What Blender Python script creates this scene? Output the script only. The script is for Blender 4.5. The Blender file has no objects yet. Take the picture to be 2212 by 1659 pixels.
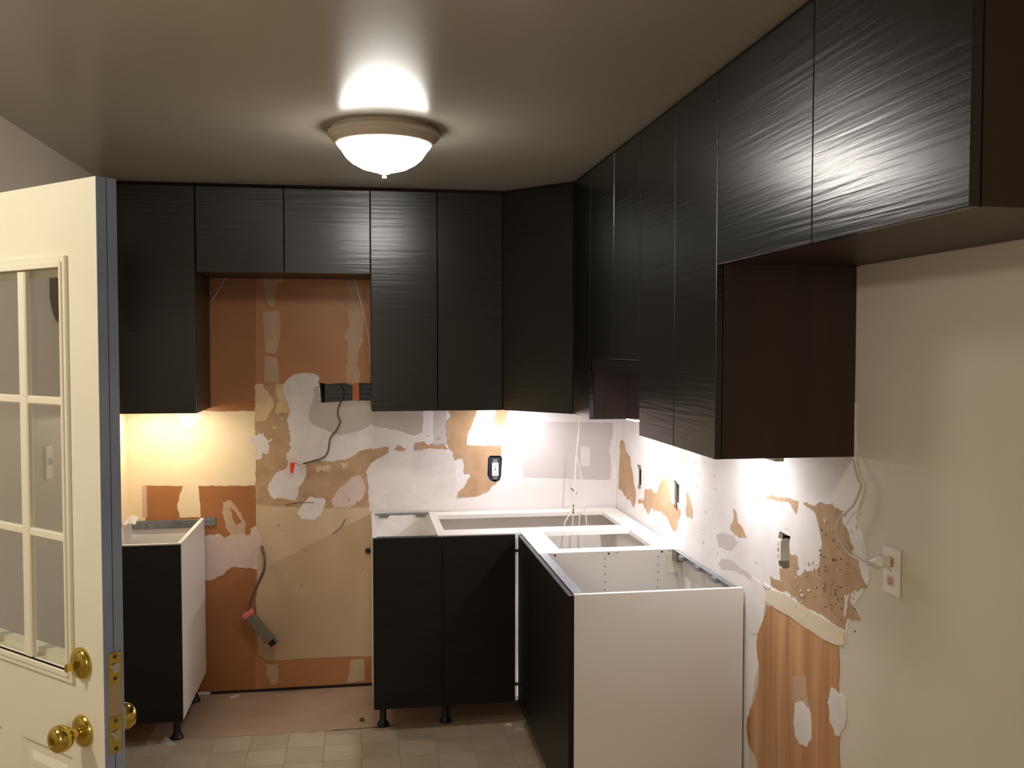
import bpy, bmesh, math, random
from mathutils import Vector, Matrix
from mathutils.geometry import delaunay_2d_cdt

S = 0.0254            # everything below is laid out in inches
C = bpy.context.scene.collection
PI = math.pi

# ------------------------------------------------------------------ camera
cam_d = bpy.data.cameras.new('camera')
cam = bpy.data.objects.new('camera', cam_d)
C.objects.link(cam)
bpy.context.scene.camera = cam
YAW, PITCH, ROLL, F = 0.1579, -0.0394, 0.0005, 2039.68
CAM = Vector((-51.695, -187.669, 67.388))
cp, sp, cy_, sy_ = math.cos(PITCH), math.sin(PITCH), math.cos(YAW), math.sin(YAW)
fw = Vector((sy_ * cp, cy_ * cp, sp)); rt = Vector((cy_, -sy_, 0)); up = rt.cross(fw)
cr, sr = math.cos(ROLL), math.sin(ROLL)
r2 = cr * rt + sr * up; u2 = -sr * rt + cr * up
m = Matrix((r2, u2, -fw)).transposed().to_4x4()
m.translation = CAM * S
cam.matrix_world = m
cam_d.sensor_fit = 'HORIZONTAL'
cam_d.sensor_width = 36.0
cam_d.lens = F / 2212.0 * 36.0
cam_d.clip_start = 0.02

# ------------------------------------------------------------------ world, light, exposure
w = bpy.data.worlds.new('world'); bpy.context.scene.world = w
w.use_nodes = True
w.node_tree.nodes['Background'].inputs[0].default_value = (1.0, 0.85, 0.65, 1)
w.node_tree.nodes['Background'].inputs[1].default_value = 0.02
vs = bpy.context.scene.view_settings
vs.view_transform = 'Standard'; vs.look = 'None'; vs.exposure = 0.3; vs.gamma = 1.0
vs.use_curve_mapping = False
DOME_E = 29.0        # kitchen ceiling dome
BAR_COOL = 140.0      # under-cabinet bars
BAR_WARM = 105.0
ENTRY_W = 28.0
BACK_W = 32.0         # lamp of the room behind the camera       # lamp of the entry, up on the ceiling left of the camera

ld = bpy.data.lights.new('entry_lamp', 'POINT'); ld.energy = ENTRY_W; ld.color = (1.0, 0.93, 0.82)
ld.shadow_soft_size = 0.07
lo = bpy.data.objects.new('entry_lamp', ld); C.objects.link(lo); lo.location = Vector((-113, -128, 90)) * S

l2 = bpy.data.lights.new('back_room_lamp', 'POINT'); l2.energy = BACK_W; l2.color = (1.0, 0.93, 0.82); l2.shadow_soft_size = 0.3
lo2 = bpy.data.objects.new('back_room_lamp', l2); C.objects.link(lo2); lo2.location = Vector((-80, -225, 66)) * S

# ------------------------------------------------------------------ materials
def lin(c):
    return tuple(((v / 255) / 12.92 if v / 255 <= .04045 else ((v / 255 + .055) / 1.055) ** 2.4) for v in c) + (1,)

def mat(name, col, rough=.6, col2=None, scale=(8, 8, 8), bump=0.0, bscale=None, metal=0, spec=.5, detail=4, dist=0.0, lo=.35, hi=.65, coat=0, emit=None, es=0):
    m = bpy.data.materials.new(name); m.use_nodes = True
    nt = m.node_tree; b = nt.nodes['Principled BSDF']
    b.inputs['Base Color'].default_value = lin(col)
    b.inputs['Roughness'].default_value = rough
    b.inputs['Metallic'].default_value = metal
    b.inputs['Specular IOR Level'].default_value = spec
    b.inputs['Coat Weight'].default_value = coat
    if emit:
        b.inputs['Emission Color'].default_value = emit; b.inputs['Emission Strength'].default_value = es
    tc = nt.nodes.new('ShaderNodeTexCoord')
    def nz(sc):
        mp = nt.nodes.new('ShaderNodeMapping'); mp.inputs['Scale'].default_value = sc
        nt.links.new(tc.outputs['Object'], mp.inputs[0])
        n = nt.nodes.new('ShaderNodeTexNoise'); n.inputs['Scale'].default_value = 1; n.inputs['Detail'].default_value = detail
        n.inputs['Distortion'].default_value = dist
        nt.links.new(mp.outputs[0], n.inputs['Vector'])
        return n
    if col2:
        n = nz(scale); r = nt.nodes.new('ShaderNodeValToRGB')
        r.color_ramp.elements[0].position = lo; r.color_ramp.elements[1].position = hi
        r.color_ramp.elements[0].color = lin(col); r.color_ramp.elements[1].color = lin(col2)
        nt.links.new(n.outputs['Fac'], r.inputs[0]); nt.links.new(r.outputs[0], b.inputs['Base Color'])
    if bump:
        n = nz(bscale or scale); bp = nt.nodes.new('ShaderNodeBump'); bp.inputs['Strength'].default_value = bump
        bp.inputs['Distance'].default_value = .002
        nt.links.new(n.outputs['Fac'], bp.inputs['Height']); nt.links.new(bp.outputs[0], b.inputs['Normal'])
    return m

M = {}
M['ceiling'] = mat('ceiling_paint', (166, 160, 145), .24, bump=.18, bscale=(9, 9, 9), spec=.3)
M['wallpaint'] = mat('wall_paint', (213, 205, 188), .5, (207, 198, 180), (3, 3, 3), bump=.05, bscale=(60, 60, 60))
M['wallwhite'] = mat('wall_white', (234, 228, 224), .7, (222, 215, 211), (3, 3, 3), bump=.15, bscale=(30, 30, 30))
M['orange'] = mat('orange_paint', (172, 114, 68), .45, (154, 98, 56), (3, 3, 2), bump=.05, bscale=(30, 30, 30))
M['orange2'] = mat('orange_paint_light', (188, 132, 88), .45, (178, 120, 76), (3, 3, 2), bump=.05, bscale=(30, 30, 30))
M['cream'] = mat('cream_paint', (236, 216, 178), .5, (228, 206, 166), (4, 4, 4))
M['cream2'] = mat('cream_flake', (220, 192, 152), .6, (208, 178, 136), (12, 12, 12), bump=.2, bscale=(60, 60, 60))
M['kraft'] = mat('kraft_paper', (188, 156, 122), .9, (174, 140, 104), (14, 14, 14), bump=.35, bscale=(70, 70, 70))
M['tan'] = mat('tan_board', (208, 184, 150), .7, (198, 172, 136), (5, 5, 3), bump=.08, bscale=(40, 40, 40))
M['tan2'] = mat('tan_board_pale', (202, 180, 148), .7, (194, 170, 138), (5, 5, 3), bump=.08, bscale=(40, 40, 40))
M['plaster'] = mat('plaster', (230, 222, 216), .8, (216, 206, 200), (9, 9, 9), bump=.35, bscale=(25, 25, 25))
M['pinkplaster'] = mat('plaster_pink', (216, 196, 184), .8, (204, 182, 168), (9, 9, 9), bump=.35, bscale=(25, 25, 25))
M['pinktan'] = mat('plaster_thin', (202, 172, 146), .8, (190, 158, 130), (10, 10, 6), bump=.2, bscale=(25, 25, 25))
M['white'] = mat('plaster_white', (234, 229, 224), .75, (222, 216, 210), (5, 5, 5), bump=.35, bscale=(16, 16, 16))
M['grey'] = mat('drywall_grey', (192, 182, 170), .8, (184, 172, 160), (5, 5, 5), bump=.1, bscale=(25, 25, 25))
M['greypink'] = mat('drywall_face', (204, 194, 190), .8, (196, 186, 182), (4, 4, 4), bump=.08, bscale=(25, 25, 25))
M['board'] = mat('strip_paint', (224, 210, 186), .6, (212, 197, 170), (12, 3, 12), bump=.1)
M['wood'] = mat('raw_ply', (206, 160, 116), .65, (166, 112, 68), (16, 16, .8), bump=.25, dist=.6, lo=.32, hi=.68, detail=6)
M['door'] = mat('black_woodgrain', (19, 17, 11), .25, (15, 14, 10), (3, 3, 60), bump=.42, bscale=(2.2, 2.2, 75), spec=.58, dist=.25, detail=5)
M['door2'] = mat('black_woodgrain_base', (20, 18, 12), .42, (14, 13, 9), (3, 3, 60), bump=.3, bscale=(2.2, 2.2, 75), spec=.3, dist=.25, detail=5)
M['carcass'] = mat('brown_carcass', (52, 32, 23), .45, (38, 23, 17), (22, 22, 1.5), bump=.1, dist=.4)
M['strip'] = mat('dark_strip', (24, 20, 14), .85, spec=.15)
M['melamine'] = mat('white_melamine', (234, 228, 221), .4)
M['steel'] = mat('galvanised_steel', (170, 176, 180), .35, (150, 156, 160), (40, 40, 40), metal=.85)
M['plastic_black'] = mat('black_plastic', (16, 15, 14), .4)
M['box_blue'] = mat('dark_box_plastic', (26, 34, 52), .5)
M['plastic_white'] = mat('white_plastic', (232, 226, 216), .35)
M['slot'] = mat('slot_dark', (24, 20, 18), .7)
M['slot_tan'] = mat('receptacle_face', (208, 178, 150), .45)
M['copper'] = mat('copper_wire', (184, 110, 60), .35, metal=.9)
M['red'] = mat('wire_nut', (226, 62, 34), .45)
M['pinktape'] = mat('pink_tape', (232, 120, 112), .5)
M['sheath'] = mat('cable_sheath', (74, 64, 54), .55, (96, 86, 76), (30, 30, 30))
M['cord'] = mat('grey_cord', (206, 196, 182), .5)
M['wire_clear'] = mat('pale_wire', (240, 226, 220), .35)
M['boxmetal'] = mat('grey_box_metal', (124, 118, 104), .5, metal=.3)
M['brass'] = mat('brass', (205, 180, 92), .14, metal=1)
M['doorpaint'] = mat('door_paint', (241, 235, 214), .42, (236, 228, 205), (3, 3, 3), bump=.06, bscale=(40, 40, 10))
M['dooredge'] = mat('door_edge_blue', (156, 170, 200), .6, (140, 154, 184), (4, 4, 3))
M['gasket'] = mat('gasket', (36, 38, 46), .7)
M['rawedge'] = mat('bare_edge', (184, 158, 120), .7)
M['dustfloor'] = mat('subfloor', (182, 156, 134), .8, (162, 136, 114), (3, 3, 3), bump=.15, bscale=(20, 20, 20), detail=6)
M['tile_a'] = mat('vinyl_a', (188, 172, 150), .5, (178, 162, 138), (6, 6, 6))
M['tile_b'] = mat('vinyl_b', (180, 164, 141), .5, (172, 155, 131), (6, 6, 6))
M['vinyl'] = mat('vinyl_base', (178, 160, 134), .5, (168, 148, 122), (6, 6, 6))
M['fixture'] = mat('fixture_enamel', (190, 176, 156), .4)
M['cavity'] = mat('cavity_dark', (22, 22, 16), .7)
M['duct'] = mat('black_duct', (22, 24, 17), .3, (12, 13, 10), (4, 4, 60), bump=.5)
M['stud'] = mat('stud_wood', (206, 120, 76), .7, (180, 98, 58), (30, 4, 30))
M['paper'] = mat('paper', (226, 222, 216), .8)
M['tapewhite'] = mat('cream_tape', (236, 232, 212), .7)
M['clock'] = mat('clock_case', (66, 58, 48), .5)
M['dial'] = mat('clock_dial', (190, 180, 160), .6)
M['alu'] = mat('aluminium', (200, 196, 190), .35, metal=.7)
M['dome'] = mat('dome_glass', (255, 248, 240), .3, emit=(1.0, .945, .88, 1), es=DOME_E)
M['ledc'] = mat('led_cool', (255, 255, 255), .3, emit=(.98, .95, 1.0, 1), es=BAR_COOL)
M['ledh'] = mat('led_cool_bright', (255, 255, 255), .3, emit=(.98, .95, 1.0, 1), es=BAR_COOL * 2.0)
M['ledg'] = mat('led_cool_soft', (255, 255, 255), .3, emit=(.98, .95, 1.0, 1), es=BAR_COOL * 1.1)
M['ledw'] = mat('led_warm', (255, 255, 255), .3, emit=(1.0, .87, .70, 1), es=BAR_WARM)
g = bpy.data.materials.new('window_glass'); g.use_nodes = True
gn = g.node_tree; gb = gn.nodes['Principled BSDF']
mx = gn.nodes.new('ShaderNodeMixShader'); tr = gn.nodes.new('ShaderNodeBsdfTransparent'); gl = gn.nodes.new('ShaderNodeBsdfGlossy')
gl.inputs['Roughness'].default_value = .03
tr.inputs[0].default_value = (.95, .96, .94, 1)
lw = gn.nodes.new('ShaderNodeLayerWeight'); lw.inputs[0].default_value = .3
fr = gn.nodes.new('ShaderNodeMath'); fr.operation = 'MULTIPLY'; fr.inputs[1].default_value = .2
gn.links.new(lw.outputs['Facing'], fr.inputs[0]); gn.links.new(fr.outputs[0], mx.inputs[0]); gn.links.new(tr.outputs[0], mx.inputs[1]); gn.links.new(gl.outputs[0], mx.inputs[2])
gn.links.new(mx.outputs[0], gn.nodes['Material Output'].inputs['Surface'])
M['glass'] = g

# ------------------------------------------------------------------ helpers
def root_of(o):
    while o.parent: o = o.parent
    return o

def obj(name, bm, m, parent=None, label=None, smooth=False):
    """bm is in world inches. Parts share the origin of their thing."""
    bmesh.ops.recalc_face_normals(bm, faces=bm.faces)
    me = bpy.data.meshes.new(name)
    if parent is not None:
        org = Vector(root_of(parent)['org'])
    else:
        xs = [v.co.x for v in bm.verts]; ys = [v.co.y for v in bm.verts]; zs = [v.co.z for v in bm.verts]
        org = Vector(((min(xs) + max(xs)) / 2, (min(ys) + max(ys)) / 2, min(zs)))
    for v in bm.verts: v.co = (v.co - org) * S
    bm.to_mesh(me); bm.free()
    me.materials.append(M[m] if isinstance(m, str) else m)
    if smooth:
        for p in me.polygons: p.use_smooth = True
        try: me.set_sharp_from_angle(angle=math.radians(40))
        except Exception: pass
    o = bpy.data.objects.new(name, me); C.objects.link(o)
    if parent is not None:
        o.parent = parent
    else:
        o.location = org * S; o['org'] = tuple(org)
    if label: o['label'] = label
    return o

def thing(name, label, cat, org, group=None):
    o = bpy.data.objects.new(name, None); C.objects.link(o)
    o.empty_display_size = .05
    o.location = Vector(org) * S; o['org'] = tuple(org)
    o['label'] = label; o['category'] = cat
    if group: o['group'] = group
    return o

def tag(o, label, cat, group=None):
    o['label'] = label; o['category'] = cat
    if group: o['group'] = group
    return o

def struct(o):
    o['kind'] = 'structure'; return o

def NB(): return bmesh.new()

def box(bm, x0, x1, y0, y1, z0, z1, bev=0, T=None):
    v = []
    r = bmesh.ops.create_cube(bm, size=1)
    for q in r['verts']:
        q.co = Vector(((x0 + x1) / 2 + q.co.x * abs(x1 - x0), (y0 + y1) / 2 + q.co.y * abs(y1 - y0), (z0 + z1) / 2 + q.co.z * abs(z1 - z0)))
    vs = r['verts']
    if bev:
        es = list({e for q in vs for e in q.link_edges})
        rr = bmesh.ops.bevel(bm, geom=es, offset=bev, segments=1, affect='EDGES')
        vs = list({q for f in rr['faces'] for q in f.verts} | {q for q in vs if q.is_valid})
    if T:
        for q in vs: q.co = T(q.co)
    return vs

def prism(bm, pts, a, b, T):
    """polygon pts (u,v), extruded between depths a and b; T maps (u,v,d) to world"""
    n = len(pts)
    lo = [bm.verts.new(T(u, v, a)) for u, v in pts]; hi = [bm.verts.new(T(u, v, b)) for u, v in pts]
    f1 = bm.faces.new(hi); f2 = bm.faces.new(lo[::-1])
    for i in range(n):
        bm.faces.new((lo[i], lo[(i + 1) % n], hi[(i + 1) % n], hi[i]))
    bmesh.ops.triangulate(bm, faces=[f1, f2])

def lathe(bm, prof, org, ax=(0, 0, 1), seg=32):
    ax = Vector(ax).normalized(); q = Vector((0, 0, 1)).rotation_difference(ax); org = Vector(org)
    rings = []
    for r, h in prof:
        if r < 1e-5: rings.append([bm.verts.new(org + q @ Vector((0, 0, h)))])
        else: rings.append([bm.verts.new(org + q @ Vector((r * math.cos(2 * PI * k / seg), r * math.sin(2 * PI * k / seg), h))) for k in range(seg)])
    for a, b in zip(rings, rings[1:]):
        for k in range(seg):
            k2 = (k + 1) % seg
            if len(a) == 1 and len(b) == 1: continue
            if len(a) == 1: bm.faces.new((a[0], b[k], b[k2]))
            elif len(b) == 1: bm.faces.new((a[k], a[k2], b[0]))
            else: bm.faces.new((a[k], a[k2], b[k2], b[k]))

def cyl(bm, a, b, r, seg=16, r2=None):
    a = Vector(a); b = Vector(b); h = (b - a).length
    lathe(bm, [(0, 0), (r, 0), (r2 or r, h), (0, h)], a, b - a, seg)

def spline(pts, n=8):
    P = [Vector(p) for p in pts]; P = [2 * P[0] - P[1]] + P + [2 * P[-1] - P[-2]]; out = []
    for i in range(1, len(P) - 2):
        for k in range(n):
            t = k / n; a, b, c, d = P[i - 1:i + 3]
            out.append(.5 * ((2 * b) + (c - a) * t + (2 * a - 5 * b + 4 * c - d) * t * t + (3 * b - 3 * c + d - a) * t ** 3))
    out.append(P[-2]); return out

def tube(bm, pts, r, n=6, seg=10, smooth=True):
    P = spline(pts, n) if smooth else [Vector(p) for p in pts]
    rings = []; pu = None
    for i, p in enumerate(P):
        t = (P[min(i + 1, len(P) - 1)] - P[max(i - 1, 0)]).normalized()
        u = (pu - pu.dot(t) * t) if pu else t.orthogonal()
        if u.length < 1e-4: u = t.orthogonal()
        u.normalize(); pu = u; v = t.cross(u)
        rings.append([bm.verts.new(p + r * (u * math.cos(2 * PI * k / seg) + v * math.sin(2 * PI * k / seg))) for k in range(seg)])
    for a, b in zip(rings, rings[1:]):
        for k in range(seg): bm.faces.new((a[k], a[(k + 1) % seg], b[(k + 1) % seg], b[k]))
    bm.faces.new(rings[0][::-1]); bm.faces.new(rings[-1])

def rough(pts, amp, seed, step=.9):
    rnd = random.Random(seed); out = []
    if amp <= 0: return pts
    for i, a in enumerate(pts):
        b = pts[(i + 1) % len(pts)]; L = math.hypot(b[0] - a[0], b[1] - a[1]); n = max(1, min(30, int(L / step)))
        out.append(a)
        for k in range(1, n):
            t = k / n; nx, ny = -(b[1] - a[1]) / L, (b[0] - a[0]) / L
            d = rnd.uniform(-amp, amp)
            out.append((a[0] + (b[0] - a[0]) * t + nx * d, a[1] + (b[1] - a[1]) * t + ny * d))
    return out

def pieces(name, bm, m, parent=None, **k):
    """every loose island of bm becomes an object of its own"""
    seen = set(); out = []
    for v in list(bm.verts):
        if v in seen: continue
        st = [v]; isl = []; seen.add(v)
        while st:
            q = st.pop(); isl.append(q)
            for e in q.link_edges:
                o_ = e.other_vert(q)
                if o_ not in seen: seen.add(o_); st.append(o_)
        nb = bmesh.new(); mp = {q: nb.verts.new(q.co) for q in isl}
        for f in {f for q in isl for f in q.link_faces}: nb.faces.new([mp[q] for q in f.verts])
        out.append(obj(name, nb, m, parent, **k))
    bm.free(); return out

TB = lambda u, v, d: Vector((u, -d, v))       # on the back wall, d = proud of it
TR = lambda u, v, d: Vector((-d, u, v))       # on the right wall
TL = lambda u, v, d: Vector((-95.75 + d, u, v))

def inside(p, poly):
    c = False; n = len(poly); x, y = p
    for i in range(n):
        x1, y1 = poly[i]; x2, y2 = poly[i - 1]
        if (y1 > y) != (y2 > y) and x < (x2 - x1) * (y - y1) / (y2 - y1) + x1: c = not c
    return c

def sheet(bm, poly, cuts, a, b, T):
    """a layer of outline poly with real openings, between depths a and b"""
    vs_ = []; es = []
    for pl in [poly] + cuts:
        k = len(vs_); vs_ += [Vector(q) for q in pl]; es += [(k + i, k + (i + 1) % len(pl)) for i in range(len(pl))]
    ov, oe, of, *_ = delaunay_2d_cdt(vs_, es, [], 0, 1e-5)
    tri = []
    for f in of:
        c = sum((ov[i] for i in f), Vector((0, 0))) / len(f)
        if inside(c, poly) and not any(inside(c, h) for h in cuts): tri.append(tuple(f))
    lo = {}; hi = {}; cnt = {}
    for f in tri:
        for i in f:
            if i not in lo: lo[i] = bm.verts.new(T(ov[i].x, ov[i].y, a)); hi[i] = bm.verts.new(T(ov[i].x, ov[i].y, b))
        for p, q in zip(f, f[1:] + f[:1]):
            if (q, p) in cnt: cnt.pop((q, p))
            else: cnt[(p, q)] = 1
    for f in tri:
        bm.faces.new([hi[i] for i in f]); bm.faces.new([lo[i] for i in f[::-1]])
    for p, q in cnt: bm.faces.new((lo[p], lo[q], hi[q], hi[p]))

# openings for the boxes and the duct
rects = {
 'duct': (TB, [(-59.8, 60.35), (-58.3, 60.1), (-55, 60.3), (-53.6, 59.9), (-52, 60.3), (-48.6, 60.2), (-48.6, 56.7), (-53, 56.8), (-59.6, 56.4)]),
 'outb': (TB, [(-26.75, 42.8), (-26.7, 45.0), (-26.3, 45.5), (-24.1, 45.45), (-23.8, 44.9), (-23.9, 43.6), (-24.0, 41.4), (-24.3, 40.5), (-25.1, 40.1), (-26.3, 40.5), (-26.85, 41.6)]),
 'ra': (TR, [(-17.5, 44.4), (-17.4, 41.4), (-16.2, 41.2), (-15.9, 42.8), (-16.1, 44.6)]),
 'rb': (TR, [(-38.9, 44.6), (-38.8, 41.0), (-37.0, 40.7), (-36.4, 41.6), (-36.5, 44.3), (-37.4, 45.0)]),
 'rc': (TR, [(-79.8, 44.2), (-79.5, 43.3), (-79.7, 42.2), (-79.6, 40.3), (-78.0, 39.8), (-76.6, 40.2), (-76.4, 43.6), (-76.9, 44.3)]),
}
def cuts_of(T): return [p for (T2, p) in rects.values() if T2 is T]

# ------------------------------------------------------------------ room shell
CZ = 95.97; LX = -95.75
b = NB(); sheet(b, [(LX - 4.5, 0), (4.5, 0), (4.5, CZ), (LX - 4.5, CZ)], cuts_of(TB), -4.5, 0, TB); wall_back = struct(obj('wall_back', b, 'wallwhite'))
b = NB(); sheet(b, [(-290, 0), (0, 0), (0, CZ), (-290, CZ)], cuts_of(TR), -4.5, 0, TR); wall_right = struct(obj('wall_right', b, 'wallpaint'))
b = NB(); box(b, LX - 4.5, LX, -88, 0, 0, CZ); wall_left = struct(obj('wall_left', b, 'wallpaint'))
b = NB(); box(b, -170, LX - 4.5, -88, -84, 0, CZ); struct(obj('wall_entry', b, 'wallpaint'))
b = NB(); box(b, -174, -170, -290, -84, 0, CZ); struct(obj('wall_outer', b, 'wallpaint'))
b = NB(); box(b, -174, 4.5, -294, -290, 0, CZ); struct(obj('wall_front', b, 'wallpaint'))
b = NB(); box(b, -174, 4.5, -294, 4.5, CZ, CZ + 4); ceiling = struct(obj('ceiling', b, 'ceiling'))
b = NB(); box(b, -174, 4.5, -294, 4.5, -4, 0); floor = struct(obj('floor', b, 'dustfloor'))

# vinyl flooring: cut edge runs below the base cabinets; single squares where they can be told apart
rnd = random.Random(5)
b = NB()
edge = rough([(LX, -21.5), (-80, -21.1), (-62, -21.6), (-51, -21.0), (-28, -20.9), (-.1, -20.9)], .12, 3)[:-1]
prism(b, [(LX, -71.4)] + [(u, v) for u, v in edge if v > -25] + [(-.1, -71.4)], -.02, .05, lambda u, v, d: Vector((u, v, d)))
obj('vinyl_sheet', b, 'vinyl', floor)
b = NB(); box(b, -174, 0, -290, -71.4, .005, .05); obj('vinyl_sheet', b, 'vinyl', floor)
TS = 6.2
for i in range(12):
    for j in range(8):
        x0 = LX + .3 + i * TS; y1 = -21.65 - j * TS
        b = NB(); box(b, x0 + .04, x0 + TS - .04, y1 - TS + .04, y1 - .04, .05, .085 + rnd.uniform(0, .008))
        obj('floor_tile', b, 'tile_a' if (i + j) % 2 else 'tile_b', floor)
# gap line along the wall foot
b = NB(); box(b, -81, -50, -.22, -.02, .01, .5); obj('floor_gap', b, 'slot', floor)

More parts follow.
